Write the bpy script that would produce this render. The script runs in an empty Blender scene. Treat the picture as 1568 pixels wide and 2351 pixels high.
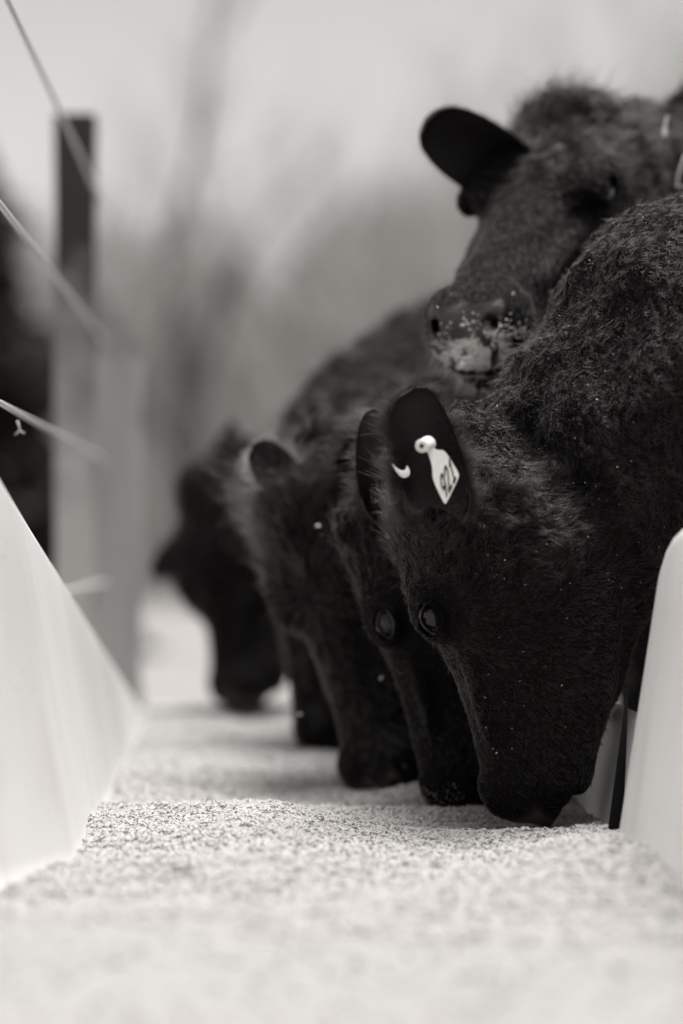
import bpy, math, random
import numpy as np
from mathutils import Vector
C = bpy.context.scene.collection
rng = np.random.default_rng(7)
random.seed(7)
CZ = 0.90                      # camera height above ground
FPX, VU, VV = 5553.0, 600.0, 1270.0
# ------------------------------------------------------------------ camera
cam_d = bpy.data.cameras.new('camera'); cam = bpy.data.objects.new('camera', cam_d); C.objects.link(cam)
cam.location = (0, 0, CZ); cam.rotation_euler = (math.radians(90), 0, 0)
cam_d.sensor_fit = 'VERTICAL'; cam_d.sensor_height = 36; cam_d.lens = 85.03
cam_d.shift_x = (784 - VU) / 2351; cam_d.shift_y = (VV - 1175.5) / 2351
cam_d.clip_end = 2000; cam_d.clip_start = 0.05
cam_d.dof.use_dof = True; cam_d.dof.focus_distance = 3.13; cam_d.dof.aperture_fstop = 1.4
bpy.context.scene.camera = cam
# ------------------------------------------------------------------ world: overcast sky, desaturated like the photograph
W = bpy.data.worlds.new("World"); bpy.context.scene.world = W; W.use_nodes = True
nt = W.node_tree; bg = nt.nodes['Background']
sky = nt.nodes.new('ShaderNodeTexSky'); sky.sky_type = 'NISHITA'; sky.sun_disc = False
sky.sun_elevation = math.radians(83); sky.sun_rotation = math.radians(117)
sky.air_density = 1.0; sky.dust_density = 1.5
bw = nt.nodes.new('ShaderNodeRGBToBW'); nt.links.new(sky.outputs[0], bw.inputs[0])
warm = nt.nodes.new('ShaderNodeMix'); warm.data_type = 'RGBA'; warm.blend_type = 'MULTIPLY'; warm.inputs[0].default_value = 1
nt.links.new(bw.outputs[0], warm.inputs[6]); warm.inputs[7].default_value = (1.0, 0.985, 0.975, 1)
nt.links.new(warm.outputs[2], bg.inputs[0]); bg.inputs[1].default_value = 0.085
sun_d = bpy.data.lights.new('sun', 'SUN'); sun = bpy.data.objects.new('sun', sun_d); C.objects.link(sun)
sun_d.energy = 3.4; sun_d.angle = math.radians(36); sun_d.color = (1, 0.98, 0.96)
sv = Vector((0.10, -0.05, 0.98)).normalized()       # direction towards the sun: high, left
sun.rotation_euler = sv.to_track_quat('Z', 'Y').to_euler()
sc = bpy.context.scene
sc.view_settings.view_transform = 'Standard'; sc.view_settings.look = 'None'
sc.view_settings.exposure = 1.22; sc.view_settings.gamma = 1
sc.render.engine = 'CYCLES'
try: sc.cycles_curves.shape = 'RIBBONS'
except Exception: pass

def P(u, v, d):                # a point at true distance d along the trough
    return np.array([(u - VU) * d / FPX, d, CZ + (VV - v) * d / FPX])

# ------------------------------------------------------------------ materials
def node_mat(name, col, rough=0.6, spec=0.5, noise=None, bump=None, col2=None, stretch=None):
    m = bpy.data.materials.new(name); m.use_nodes = True; n = m.node_tree; b = n.nodes['Principled BSDF']
    b.inputs['Base Color'].default_value = (*col, 1); b.inputs['Roughness'].default_value = rough
    b.inputs['Specular IOR Level'].default_value = spec
    if noise or bump:
        tc = n.nodes.new('ShaderNodeTexCoord'); mp = n.nodes.new('ShaderNodeMapping')
        n.links.new(tc.outputs['Object'], mp.inputs[0])
        if stretch: mp.inputs['Scale'].default_value = stretch
    if noise:
        t = n.nodes.new('ShaderNodeTexNoise'); t.inputs['Scale'].default_value = noise; t.inputs['Detail'].default_value = 6
        n.links.new(mp.outputs[0], t.inputs[0])
        r = n.nodes.new('ShaderNodeValToRGB'); r.color_ramp.elements[0].position = .35; r.color_ramp.elements[1].position = .68
        r.color_ramp.elements[0].color = (*col, 1); r.color_ramp.elements[1].color = (*(col2 or col), 1)
        n.links.new(t.outputs[0], r.inputs[0]); n.links.new(r.outputs[0], b.inputs['Base Color'])
    if bump:
        t = n.nodes.new('ShaderNodeTexNoise'); t.inputs['Scale'].default_value = bump[0]; t.inputs['Detail'].default_value = 5
        n.links.new(mp.outputs[0], t.inputs[0])
        bp = n.nodes.new('ShaderNodeBump'); bp.inputs['Strength'].default_value = bump[1]; bp.inputs['Distance'].default_value = bump[2]
        n.links.new(t.outputs[0], bp.inputs['Height']); n.links.new(bp.outputs[0], b.inputs['Normal'])
    return m
M_skin0 = node_mat('black hide', (.004, .0035, .0033), .8, .06, bump=(140, .6, .004))
def skin_mat():
    m = node_mat('black hide', (.004, .0035, .0033), .8, .06, bump=(180, .5, .003)); n = m.node_tree; b = n.nodes['Principled BSDF']
    at = n.nodes.new('ShaderNodeAttribute'); at.attribute_name = 'pad'
    def mixv(a, c, sock):
        mr = n.nodes.new('ShaderNodeMapRange'); mr.inputs[1].default_value = .35; mr.inputs[2].default_value = .75; mr.inputs[3].default_value = a; mr.inputs[4].default_value = c
        n.links.new(at.outputs['Fac'], mr.inputs[0]); n.links.new(mr.outputs[0], sock); return mr
    mixv(.8, .42, b.inputs['Roughness']); mixv(.06, .5, b.inputs['Specular IOR Level'])
    mx = n.nodes.new('ShaderNodeMix'); mx.data_type = 'RGBA'; mx.inputs[6].default_value = (.004, .0035, .0033, 1); mx.inputs[7].default_value = (.028, .025, .024, 1)
    n.links.new(at.outputs['Fac'], mx.inputs[0]); n.links.new(mx.outputs[2], b.inputs['Base Color']); return m
M_skin = skin_mat()
M_earskin = node_mat('ear hide', (.011, .010, .0095), .6, .25, bump=(160, .5, .003), noise=30, col2=(.006, .005, .005))
M_lid = node_mat('wet eyelid skin', (.022, .020, .019), .32, .5, bump=(200, .4, .001))
M_litrim = node_mat('lit ear rim', (.05, .046, .044), .6, .3, noise=60, col2=(.025, .023, .022))  # paler than the hide: light caught on the ear edge, put into the colour
M_eye = node_mat('wet dark eye', (.006, .005, .005), .03, .4)
M_unused = node_mat('ear inside', (.004, .0035, .0035), .85, .1)
M_plastic = node_mat('white moulded plastic', (.80, .79, .78), .42, .4, noise=3.2, col2=(.66, .65, .64), bump=(24, .15, .004), stretch=(1, 1, .25))
def wear(m):
    n = m.node_tree; b = n.nodes['Principled BSDF']; src = b.inputs['Base Color'].links[0].from_socket
    tc = n.nodes.new('ShaderNodeTexCoord'); prev = src
    for sc_, st_, lo_, hi_, k_ in ((22, (1, 1, .08), .58, .70, .955), (70, (1, 1, 1), .70, .74, .55), (7, (1, 1, .5), .5, .75, .95)):
        mp = n.nodes.new('ShaderNodeMapping'); mp.inputs['Scale'].default_value = st_; n.links.new(tc.outputs['Object'], mp.inputs[0])
        t = n.nodes.new('ShaderNodeTexNoise'); t.inputs['Scale'].default_value = sc_; t.inputs['Detail'].default_value = 3; n.links.new(mp.outputs[0], t.inputs[0])
        mr = n.nodes.new('ShaderNodeMapRange'); mr.inputs[1].default_value = lo_; mr.inputs[2].default_value = hi_; n.links.new(t.outputs[0], mr.inputs[0])
        mx = n.nodes.new('ShaderNodeMix'); mx.data_type = 'RGBA'; mx.blend_type = 'MULTIPLY'; mx.inputs[7].default_value = (k_, k_ * .99, k_ * .98, 1)
        n.links.new(mr.outputs[0], mx.inputs[0]); n.links.new(prev, mx.inputs[6]); prev = mx.outputs[2]
    n.links.new(prev, b.inputs['Base Color'])
wear(M_plastic)
M_edgeshade = node_mat('panel edge shade', (.005, .005, .005), .9, .05, bump=(30, .3, .004))  # near-black colour standing in for the shade at the right panel's edge
M_feed = node_mat('ground feed', (.27, .265, .26), .9, .1, noise=90, col2=(.225, .22, .215), bump=(160, .6, .004))
M_grain = node_mat('feed crumbles', (.40, .39, .38), .85, .15, noise=120, col2=(.31, .30, .295))
M_crumb = node_mat('pale feed dust', (.72, .70, .68), .9, .1)
M_tag = node_mat('pale plastic tag', (.70, .69, .66), .38, .4, noise=55, col2=(.58, .57, .54), bump=(300, .15, .001))
M_ink = node_mat('dark tag print', (.035, .028, .026), .6, .2)
M_metal = node_mat('dull galvanised metal', (.38, .37, .36), .45, .5, noise=20, col2=(.28, .27, .26)); 
M_post = node_mat('weathered post wood', (.28, .27, .265), .9, .1, noise=9, col2=(.42, .41, .40), bump=(30, .5, .01), stretch=(1, 1, .12))
M_postd = node_mat('dark creosoted wood', (.045, .04, .038), .85, .2, noise=14, col2=(.08, .07, .066), bump=(30, .5, .01), stretch=(1, 1, .12))
M_wire = node_mat('pale fence tape', (.62, .61, .60), .6, .3, noise=200, col2=(.5, .49, .48))
M_ground = node_mat('pale trodden ground', (.19, .185, .18), .95, .1, noise=1.3, col2=(.27, .26, .255), bump=(8, .5, .05))
M_bark = node_mat('grey bark', (.10, .094, .09), .9, .1, noise=12, col2=(.17, .16, .155))
M_twig = node_mat('pale twigs', (.34, .33, .32), .9, .1)
M_ever = node_mat('dark conifer needles', (.022, .021, .019), .9, .1, noise=6, col2=(.04, .037, .034))
M_hill = node_mat('pale brush hillside', (.20, .19, .185), .95, .05, noise=.35, col2=(.29, .28, .275))
def fur_mat(name, c, rough=.34):
    m = bpy.data.materials.new(name); m.use_nodes = True; n = m.node_tree; n.nodes.clear(); ior = 1.44
    o = n.nodes.new('ShaderNodeOutputMaterial'); h = n.nodes.new('ShaderNodeBsdfHairPrincipled')
    h.model = 'CHIANG'; h.parametrization = 'COLOR'; h.inputs['Color'].default_value = (*c, 1)
    h.inputs['Roughness'].default_value = rough; h.inputs['IOR'].default_value = ior; h.inputs['Radial Roughness'].default_value = .5
    for k in ('Random Roughness', 'Coat'):
        if k in h.inputs: h.inputs[k].default_value = .1
    n.links.new(h.outputs[0], o.inputs[0]); return m
M_fur = fur_mat('black coat hair', (.006, .005, .0046))

# ------------------------------------------------------------------ object helpers
def tag(o, label=None, cat=None, group=None, kind=None):
    if label: o['label'] = label
    if cat: o['category'] = cat
    if group: o['group'] = group
    if kind: o['kind'] = kind
    return o
def empty(name, loc=(0, 0, 0)):
    o = bpy.data.objects.new(name, None); C.objects.link(o); o.location = loc; o.empty_display_size = .1; return o
def mesh_obj(name, V, F, mat, parent=None, smooth=True, F3=None, mats=None, midx=None):
    """V (n,3) world coordinates; F list or array of quads"""
    V = np.asarray(V, dtype=np.float32).copy()
    if parent is not None: V -= np.array(parent_world(parent), dtype=np.float32)
    me = bpy.data.meshes.new(name)
    if isinstance(F, np.ndarray) and F3 is None:
        k = F.shape[1]; me.vertices.add(len(V)); me.vertices.foreach_set('co', V.ravel())
        me.loops.add(F.size); me.loops.foreach_set('vertex_index', F.ravel().astype(np.int32))
        me.polygons.add(len(F)); me.polygons.foreach_set('loop_start', np.arange(0, F.size, k, dtype=np.int32))
        if midx is not None: me.polygons.foreach_set('material_index', midx.astype(np.int32))
        me.update(calc_edges=True)
    else:
        me.from_pydata(V.tolist(), [], [list(map(int, f)) for f in F]); me.update()
        if midx is not None: me.polygons.foreach_set('material_index', np.asarray(midx, dtype=np.int32))
    me.polygons.foreach_set('use_smooth', np.full(len(me.polygons), smooth))
    for mm in (mats or [mat]): me.materials.append(mm)
    o = bpy.data.objects.new(name, me); C.objects.link(o)
    if parent is not None: o.parent = parent
    return o
def parent_world(p):
    v = np.zeros(3)
    while p is not None: v += np.array(p.location); p = p.parent
    return v
class MB:
    def __init__(s): s.V = []; s.F = []
    def add(s, V, F):
        b = len(s.V); s.V += [tuple(map(float, v)) for v in V]; s.F += [tuple(int(i) + b for i in f) for f in F]
    def tube(s, pts, rad, n=8, caps=True):
        pts = [np.array(p, float) for p in pts]; rad = rad if hasattr(rad, '__len__') else [rad] * len(pts)
        V = []; F = []; up = np.array([0.13, .27, .95])
        for i, p in enumerate(pts):
            t = pts[min(i + 1, len(pts) - 1)] - pts[max(i - 1, 0)]; t /= np.linalg.norm(t) + 1e-9
            a = np.cross(t, up); 
            if np.linalg.norm(a) < .1: a = np.cross(t, [1, 0, 0])
            a /= np.linalg.norm(a); b = np.cross(t, a)
            for k in range(n):
                q = 2 * math.pi * k / n; V.append(p + rad[i] * (math.cos(q) * a + math.sin(q) * b))
        for i in range(len(pts) - 1):
            for k in range(n):
                F.append((i * n + k, i * n + (k + 1) % n, (i + 1) * n + (k + 1) % n, (i + 1) * n + k))
        if caps: F.append(tuple(range(n))[::-1]); F.append(tuple((len(pts) - 1) * n + k for k in range(n)))
        s.add(V, F)
    def box(s, c, h):
        V = [(c[0] + x * h[0], c[1] + y * h[1], c[2] + z * h[2]) for x in (-1, 1) for y in (-1, 1) for z in (-1, 1)]
        s.add(V, [(0, 1, 3, 2), (4, 6, 7, 5), (0, 4, 5, 1), (2, 3, 7, 6), (0, 2, 6, 4), (1, 5, 7, 3)])
    def build(s, name, mat, parent=None, smooth=True, bevel=None):
        o = mesh_obj(name, np.array(s.V), s.F, mat, parent, smooth)
        if bevel:
            b = o.modifiers.new('bevel', 'BEVEL'); b.width = bevel; b.segments = 4; b.limit_method = 'ANGLE'; b.angle_limit = math.radians(40)
        return o

# value noise (numpy) ---------------------------------------------------
_h = rng.random((32, 32, 32)).astype(np.float32)
def vnoise(p):
    i = np.floor(p).astype(np.int32); f = p - i; f = f * f * (3 - 2 * f); r = 0
    for dx in (0, 1):
        for dy in (0, 1):
            for dz in (0, 1):
                w = (f[..., 0] if dx else 1 - f[..., 0]) * (f[..., 1] if dy else 1 - f[..., 1]) * (f[..., 2] if dz else 1 - f[..., 2])
                r = r + w * _h[(i[..., 0] + dx) & 31, (i[..., 1] + dy) & 31, (i[..., 2] + dz) & 31]
    return r * 2 - 1
def fbm(p, o=3):
    r = 0; a = 1; 
    for k in range(o): r = r + a * vnoise(p * (2 ** k) + 7.3 * k); a *= .5
    return r

# ------------------------------------------------------------------ surface nets on a rectilinear grid
def surface_nets(S, xs, ys, zs):
    ins = S < 0
    nx, ny, nz = S.shape
    cnt = np.zeros((nx - 1, ny - 1, nz - 1), dtype=np.int8)
    for dx in (0, 1):
        for dy in (0, 1):
            for dz in (0, 1):
                cnt += ins[dx:nx - 1 + dx, dy:ny - 1 + dy, dz:nz - 1 + dz]
    act = (cnt > 0) & (cnt < 8)
    ci, cj, ck = np.nonzero(act); n = len(ci)
    idx = np.full(act.shape, -1, dtype=np.int32); idx[ci, cj, ck] = np.arange(n)
    acc = np.zeros((n, 3)); num = np.zeros(n)
    ax = (xs, ys, zs)
    def pos(i, j, k): return np.stack([xs[i], ys[j], zs[k]], 1)
    for a in range(3):
        for o1 in (0, 1):
            for o2 in (0, 1):
                o = [0, 0, 0]; b, c = [q for q in range(3) if q != a]; o[b] = o1; o[c] = o2
                e = list(o); e[a] = 1
                s0 = S[ci + o[0], cj + o[1], ck + o[2]]; s1 = S[ci + e[0], cj + e[1], ck + e[2]]
                m = (s0 < 0) != (s1 < 0)
                t = np.where(m, s0 / np.where(m, s0 - s1, 1), 0)[:, None]
                p0 = pos(ci + o[0], cj + o[1], ck + o[2]); p1 = pos(ci + e[0], cj + e[1], ck + e[2])
                acc += np.where(m[:, None], p0 + t * (p1 - p0), 0); num += m
    V = acc / num[:, None]
    Fs = []
    for a in range(3):
        b, c = (a + 1) % 3, (a + 2) % 3
        sl0 = [slice(None)] * 3; sl1 = [slice(None)] * 3
        sl0[a] = slice(0, S.shape[a] - 1); sl1[a] = slice(1, S.shape[a])
        for q in (b, c):
            sl0[q] = slice(1, S.shape[q] - 1); sl1[q] = slice(1, S.shape[q] - 1)
        A = ins[tuple(sl0)]; B = ins[tuple(sl1)]
        g = np.nonzero(A != B); flip = ~A[g]
        base = [g[0].copy(), g[1].copy(), g[2].copy()]
        # edge at grid index: a: g[a], b: g[b]+1, c: g[c]+1 ; cells around: (b-1,c-1),(b,c-1),(b,c),(b-1,c)
        quad = []
        for (ob, oc) in ((0, 0), (1, 0), (1, 1), (0, 1)):
            q = [None] * 3; q[a] = base[a]; q[b] = base[b] + ob; q[c] = base[c] + oc
            quad.append(idx[q[0], q[1], q[2]])
        Q = np.stack(quad, 1); Q[flip] = Q[flip][:, ::-1]; Fs.append(Q)
    return V, np.concatenate(Fs)

def smin(a, b, k):
    h = np.clip(.5 + .5 * (b - a) / k, 0, 1); return b + (a - b) * h - k * h * (1 - h)
def smax(a, b, k): return -smin(-a, -b, k)
def ell(p, c, r):
    q = (p - np.array(c, dtype=np.float32)) / np.array(r, dtype=np.float32)
    k = np.sqrt((q * q).sum(-1)); k2 = np.sqrt(((q / np.array(r, dtype=np.float32)) ** 2).sum(-1)) + 1e-6
    return k * (k - 1) / k2
def spl(xk, yk, n=400):          # smooth table through knots
    xk = np.array(xk, float); yk = np.array(yk, float); m = np.gradient(yk, xk)
    x = np.linspace(xk[0], xk[-1], n); i = np.clip(np.searchsorted(xk, x) - 1, 0, len(xk) - 2)
    h = xk[i + 1] - xk[i]; t = (x - xk[i]) / h
    y = (2 * t ** 3 - 3 * t ** 2 + 1) * yk[i] + (t ** 3 - 2 * t ** 2 + t) * h * m[i] + (-2 * t ** 3 + 3 * t ** 2) * yk[i + 1] + (t ** 3 - t ** 2) * h * m[i + 1]
    return x, y
_xk = [-.03, .0, .05, .10, .15, .20, .26, .32, .37, .41, .44]
_top = spl(_xk, [-.028, .000, .016, .020, .014, .002, -.008, -.012, -.014, -.022, -.050])
_bot = spl(_xk, [-.15, -.190, -.225, -.245, -.247, -.240, -.224, -.200, -.170, -.140, -.110])
_wid = spl(_xk, [.070, .086, .094, .096, .088, .074, .060, .053, .056, .056, .042])
EYE = (.162, .081, -.028)
def head_sdf(p, mouth=0.0):
    x, y, z = p[..., 0], np.abs(p[..., 1]), p[..., 2]
    ps = np.stack([x, y, z], -1)
    xc = np.clip(x, -.012, .44)
    zt = np.interp(xc, *_top); zb = np.interp(xc, *_bot); w = np.interp(xc, *_wid)
    zc = (zt + zb) / 2; b = (zt - zb) / 2
    q = (z - zc) / b
    w = w * (1 - .20 * np.clip(-q, 0, 1) * np.clip((.30 - x) / .1, 0, 1))     # jaw narrower than the brow
    e = 2.5
    r = (np.abs(y / w) ** e + np.abs(q) ** e) ** (1 / e)
    d = (r - 1) * np.minimum(w, b)
    ax = np.maximum(np.maximum(x - .44, -.012 - x), 0)
    d = np.sqrt(np.maximum(d, 0) ** 2 + ax ** 2) + np.minimum(d, 0)
    d = d.astype(np.float32)
    d = smin(d, ell(ps, (.026, 0, .006), (.045, .055, .026)), .03)                # poll
    d = smin(d, ell(ps, (.150, .062, -.020), (.046, .023, .030)), .02)           # brow and orbit
    d = smin(d, ell(ps, (.105, .066, -.140), (.085, .034, .078)), .016)            # cheek muscle
    d = smin(d, ell(ps, (.25, .050, -.052), (.085, .016, .013)), .012)             # facial crest
    d = smin(d, ell(ps, (.410, .022, -.055), (.040, .036, .042)), .016)          # muzzle pad
    d = smin(d, ell(ps, (.395, .040, -.050), (.026, .019, .030)), .014)          # nostril wing
    d = smin(d, ell(ps, (.375, .0, -.135 - mouth), (.055, .046, .022)), .012)    # chin and lower lip
    d = smax(d, -ell(ps, (.285, .088, -.020), (.070, .034, .022)), .02)            # hollow beside the nose bridge
    d = smax(d, -ell(ps, (.285, .092, -.095), (.060, .036, .030)), .02)            # hollow behind the lips
    # eye opening: an almond cut with a raised lid rim
    al = ell(ps, (EYE[0], EYE[1] + .012, EYE[2]), (.0205, .026, .0108))
    d = smin(d, np.maximum(np.abs(ell(ps, (EYE[0], EYE[1] + .004, EYE[2]), (.028, .016, .019))) - .0022, .080 - y), .005)
    d = smax(d, -al, .003)
    # nostril, comma shaped
    d = smax(d, -ell(ps, (.425, .033, -.042), (.022, .010, .013)), .005)
    d = smax(d, -ell(ps, (.412, .044, -.050), (.018, .008, .015)), .005)
    # mouth slit
    zl = -.100 + .10 * np.clip(.40 - x, 0, .1)
    slit = np.maximum(np.abs(z - zl) - (.0012 + mouth * .35), np.maximum(.345 - x, .030 - y * 1.0 - (x > .39) * .05))
    d = smax(d, -slit, .006)
    return d
def seg_tube(p, pts, a, b, side):
    """tube of elliptic section along a polyline: a = half width along 'side', b = half height"""
    best = np.full(p.shape[:-1], 9., dtype=np.float32)
    pts = np.array(pts, dtype=np.float32)
    for i in range(len(pts) - 1):
        v = pts[i + 1] - pts[i]; L = (v * v).sum(); q = p - pts[i]
        t = np.clip((q @ v) / L, 0, 1); o = q - t[..., None] * v
        l = o @ np.array(side, dtype=np.float32); rest = np.sqrt(np.maximum((o * o).sum(-1) - l * l, 0))
        ts = t * t * (3 - 2 * t)
        aa = a[i] + (a[i + 1] - a[i]) * ts; bb = b[i] + (b[i + 1] - b[i]) * ts
        d = (np.sqrt((l / aa) ** 2 + (rest / bb) ** 2) - 1) * np.minimum(aa, bb)
        best = smin(best, d, .03)
    return best

def axis_coords(lo, hi, f0, f1, fine, coarse):
    xs = [f0]; 
    while xs[-1] < f1: xs.append(xs[-1] + fine)
    h = fine
    while xs[-1] < hi: h = min(h * 1.12, coarse); xs.append(xs[-1] + h)
    h = fine; pre = [f0]
    while pre[-1] > lo: h = min(h * 1.12, coarse); pre.append(pre[-1] - h)
    return np.array(pre[1:][::-1] + xs, dtype=np.float32)

def ear_mesh(base, d, opn, L=.18, Wd=.052, cup=.5, nu=22, nv=15):
    """leaf shaped cupped ear; d = pointing direction, opn = direction the hollow faces"""
    d = np.array(d, float); d /= np.linalg.norm(d); opn = np.array(opn, float); opn -= d * (opn @ d); opn /= np.linalg.norm(opn)
    s = np.cross(d, opn)
    V = []; 
    for layer in (0, 1):
        for i in range(nu + 1):
            u = i / nu; w = Wd * float(np.interp(u, [0, .12, .28, .45, .62, .76, .86, .93, .975, 1], [.62, .82, .95, 1, .98, .89, .75, .56, .34, .02]))
            c = cup * (1 - .35 * u) * 1.15
            for j in range(nv + 1):
                v = -1 + 2 * j / nv + .0 ; th = v * (1.5 * (1 - u) ** 1.3 + .62)
                rad = w / max(.4, math.sin(min(1.5, 1.5 * (1 - u) ** 1.3 + .62)))
                px = rad * math.sin(th) * (.92 if v > 0 else 1.06); dep = rad * (1 - math.cos(th)) * c * 1.5
                thick = .0045 * (1 - .5 * abs(v)) if layer else 0
                bend = .018 * math.sin(u * 2.2)
                V.append(np.array(base) + d * (u * L) + s * px + opn * (dep - rad * c * .6 * 1.0 + bend) - opn * thick * 2)
    n = (nu + 1) * (nv + 1); F = []; idm = []
    for layer in (0, 1):
        for i in range(nu):
            for j in range(nv):
                a = layer * n + i * (nv + 1) + j; q = (a, a + 1, a + nv + 2, a + nv + 1)
                F.append(q if layer else q[::-1]); idm.append(0)
    for i in range(nu):
        for j in (0, nv):
            a = i * (nv + 1) + j; b = a + nv + 1; q = (a, b, b + n, a + n); F.append(q if j == 0 else q[::-1]); idm.append(0)
    for j in range(nv):
        a = nu * (nv + 1) + j; F.append((a, a + 1, a + 1 + n, a + n)); idm.append(0)
    return np.array(V), np.array(F), n

def hairs_obj(name, roots, pts, rad0, parent, mat=None):
    """pts (n,k,3) world"""
    n, k = pts.shape[:2]
    cu = bpy.data.hair_curves.new(name); cu.add_curves([k] * n)
    off = np.array(parent_world(parent), dtype=np.float32) if parent is not None else 0
    cu.points.foreach_set('position', (pts - off).astype(np.float32).ravel())
    t = np.linspace(1, .25, k)[None, :] * np.asarray(rad0).reshape(-1, 1)
    cu.points.foreach_set('radius', np.broadcast_to(t, (n, k)).astype(np.float32).ravel())
    cu.materials.append(mat or M_fur)
    o = bpy.data.objects.new(name, cu); C.objects.link(o); o.parent = parent
    return o

def tri_sample(V, F, n, weight):
    a, b, c, d = (V[F[:, i]] for i in range(4))
    nr = np.cross(c - a, d - b); ar = np.linalg.norm(nr, axis=1) * .5; nr /= (np.linalg.norm(nr, axis=1, keepdims=True) + 1e-12)
    w = ar * weight; tot = w.sum(); cdf = np.cumsum(w) / tot
    i = np.searchsorted(cdf, rng.random(n)); i = np.clip(i, 0, len(F) - 1)
    s, t = rng.random(n)[:, None], rng.random(n)[:, None]
    p = (a[i] * (1 - s) + b[i] * s) * (1 - t) + (d[i] * (1 - s) + c[i] * s) * t
    return p, nr[i], i, tot
def vert_normals(V, F):
    a, b, c, d = (V[F[:, i]] for i in range(4)); nr = np.cross(c - a, d - b); N = np.zeros_like(V)
    for i in range(4): np.add.at(N, F[:, i], nr)
    return N / (np.linalg.norm(N, axis=1, keepdims=True) + 1e-12)

def make_cow(label, origin, f, n, s, neck, sh, heading, fine=.006, coarse=.03, head_mouth=0, ears=(), hair=20000, hair_r=.00028,
             hair_len=1.0, curl=1.0, extra=None, folds=None, weight=None, torso=1.0, wide=.23, group=None, poll=1.0, ws=1.10):
    f = np.array(f, float); f /= np.linalg.norm(f); n = np.array(n, float); n -= f * (n @ f); n /= np.linalg.norm(n); l = np.cross(n, f)
    R = np.stack([f, l, n])                      # rows: local axes in world
    origin = np.array(origin, float)
    tw = lambda q: origin + (np.array(q, float) * [1, ws, 1] * s) @ R
    heading = np.array(heading, float); heading /= np.linalg.norm(heading)   # from rump to shoulder
    side = np.array([-heading[1], heading[0], 0])
    sh = np.array(sh, float); rump = sh - heading * 1.25 * torso; rump[2] += .02
    # bounds
    corners = np.array([tw((x, y, z)) for x in (-.06, .47) for y in (-.13, .13) for z in (-.25, .05)])
    f0, f1 = corners.min(0), corners.max(0)
    npts = np.array([q[0] for q in neck])
    lo = np.minimum(np.minimum(f0, npts.min(0) - .3), np.minimum(sh - [.35, .35, 0], rump - [.4, .4, 0])); hi = np.maximum(np.maximum(f1, npts.max(0) + .3), np.maximum(sh + .38, rump + .4))
    lo[2] = -.02
    if folds is not None: f0 = np.minimum(f0, folds[0]); f1 = np.maximum(f1, folds[1])
    xs, ys, zs = (axis_coords(lo[i], hi[i], f0[i], f1[i], fine, coarse) for i in range(3))
    S = np.full((len(xs), len(ys), len(zs)), .3, dtype=np.float32)
    def sub(blo, bhi):
        sl = tuple(slice(max(0, np.searchsorted(a, blo[i]) - 1), min(len(a), np.searchsorted(a, bhi[i]) + 1)) for i, a in enumerate((xs, ys, zs)))
        g = np.stack(np.meshgrid(xs[sl[0]], ys[sl[1]], zs[sl[2]], indexing='ij'), -1); return sl, g
    def add(blo, bhi, fn, k):
        sl, g = sub(blo, bhi)
        if g.size == 0: return
        S[sl] = smin(S[sl], fn(g).astype(np.float32), k)
    # torso
    tp = [sh + heading * .10, sh, sh - heading * .35 * torso, sh - heading * .75 * torso, rump + heading * .12, rump - heading * .05]
    tp = [np.array(q) for q in tp]; tp[2][2] -= .03; tp[3][2] -= .03
    ta = [.14, wide, wide + .05, wide + .07, wide, .14]; tb = [.20, .29, .32, .33, .27, .17]
    add(lo, hi, lambda g: seg_tube(g, tp, ta, tb, side), .05)
    # legs
    for (bx, sg, rear) in ((0.02, 1, 0), (.02, -1, 0), (1.13 * torso, 1, 1), (1.13 * torso, -1, 1)):
        b0 = sh - heading * bx + side * sg * .13; h = b0[2]
        if rear: j = [(b0, .15), (b0 + heading * .06 + [0, 0, -.36], .095), (b0 - heading * .10 + [0, 0, -(h - .46)], .05), (b0 - heading * .07 + [0, 0, -(h - .14)], .032), (b0 - heading * .03 + [0, 0, -(h - .05)], .045)]
        else: j = [(b0, .13), (b0 + [0, 0, -.40], .075), (b0 + [0, 0, -(h - .38)], .05), (b0 + [0, 0, -(h - .14)], .034), (b0 + heading * .03 + [0, 0, -(h - .05)], .048)]
        pts = [np.array(q[0]) for q in j]; rr = [q[1] for q in j]; pa = np.array(pts)
        add(pa.min(0) - .22, pa.max(0) + .22, lambda g: seg_tube(g, pts, rr, rr, side), .05)
    # neck
    pts = [np.array(q[0]) for q in neck]; pa = np.array(pts)
    add(pa.min(0) - .42, pa.max(0) + .42, lambda g: seg_tube(g, pts, [q[1] for q in neck], [q[2] for q in neck], side), .06)
    # head
    def hf(g): 
        q = ((g - origin.astype(np.float32)) @ R.T.astype(np.float32)) / s
        q[..., 1] /= ws
        return head_sdf(q, head_mouth) * s
    add(corners.min(0) - .03, corners.max(0) + .03, hf, .035)
    if extra:
        for (c, r, k) in extra:
            add(np.array(c) - np.array(r) - k, np.array(c) + np.array(r) + k, lambda g: ell(g, c, r), k)
    V, F = surface_nets(S, xs, ys, zs)
    N = vert_normals(V, F)
    loc = ((V - origin) @ R.T) / s / [1, ws, 1]                      # head-local coordinates
    onhead = np.clip((loc[:, 0] + .02) / .08, 0, 1)
    # hide relief: folds on the neck, soft lumps
    am = .013 * (1 - onhead) + .008 * onhead * np.clip((.26 - loc[:, 0]) / .1, .2, 1) * np.clip((np.minimum(np.linalg.norm(loc - [EYE[0], EYE[1], EYE[2]], axis=1), np.linalg.norm(loc - [EYE[0], -EYE[1], EYE[2]], axis=1)) - .035) / .03, 0, 1)
    am = am * np.clip(1 - (loc[:, 0] - .30) / .08, 0, 1)
    V = V + N * (am * fbm(V * [26, 26, 15]))[:, None] + N * ((1 - onhead) * .010 * fbm(V * 8, 2))[:, None]
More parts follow.
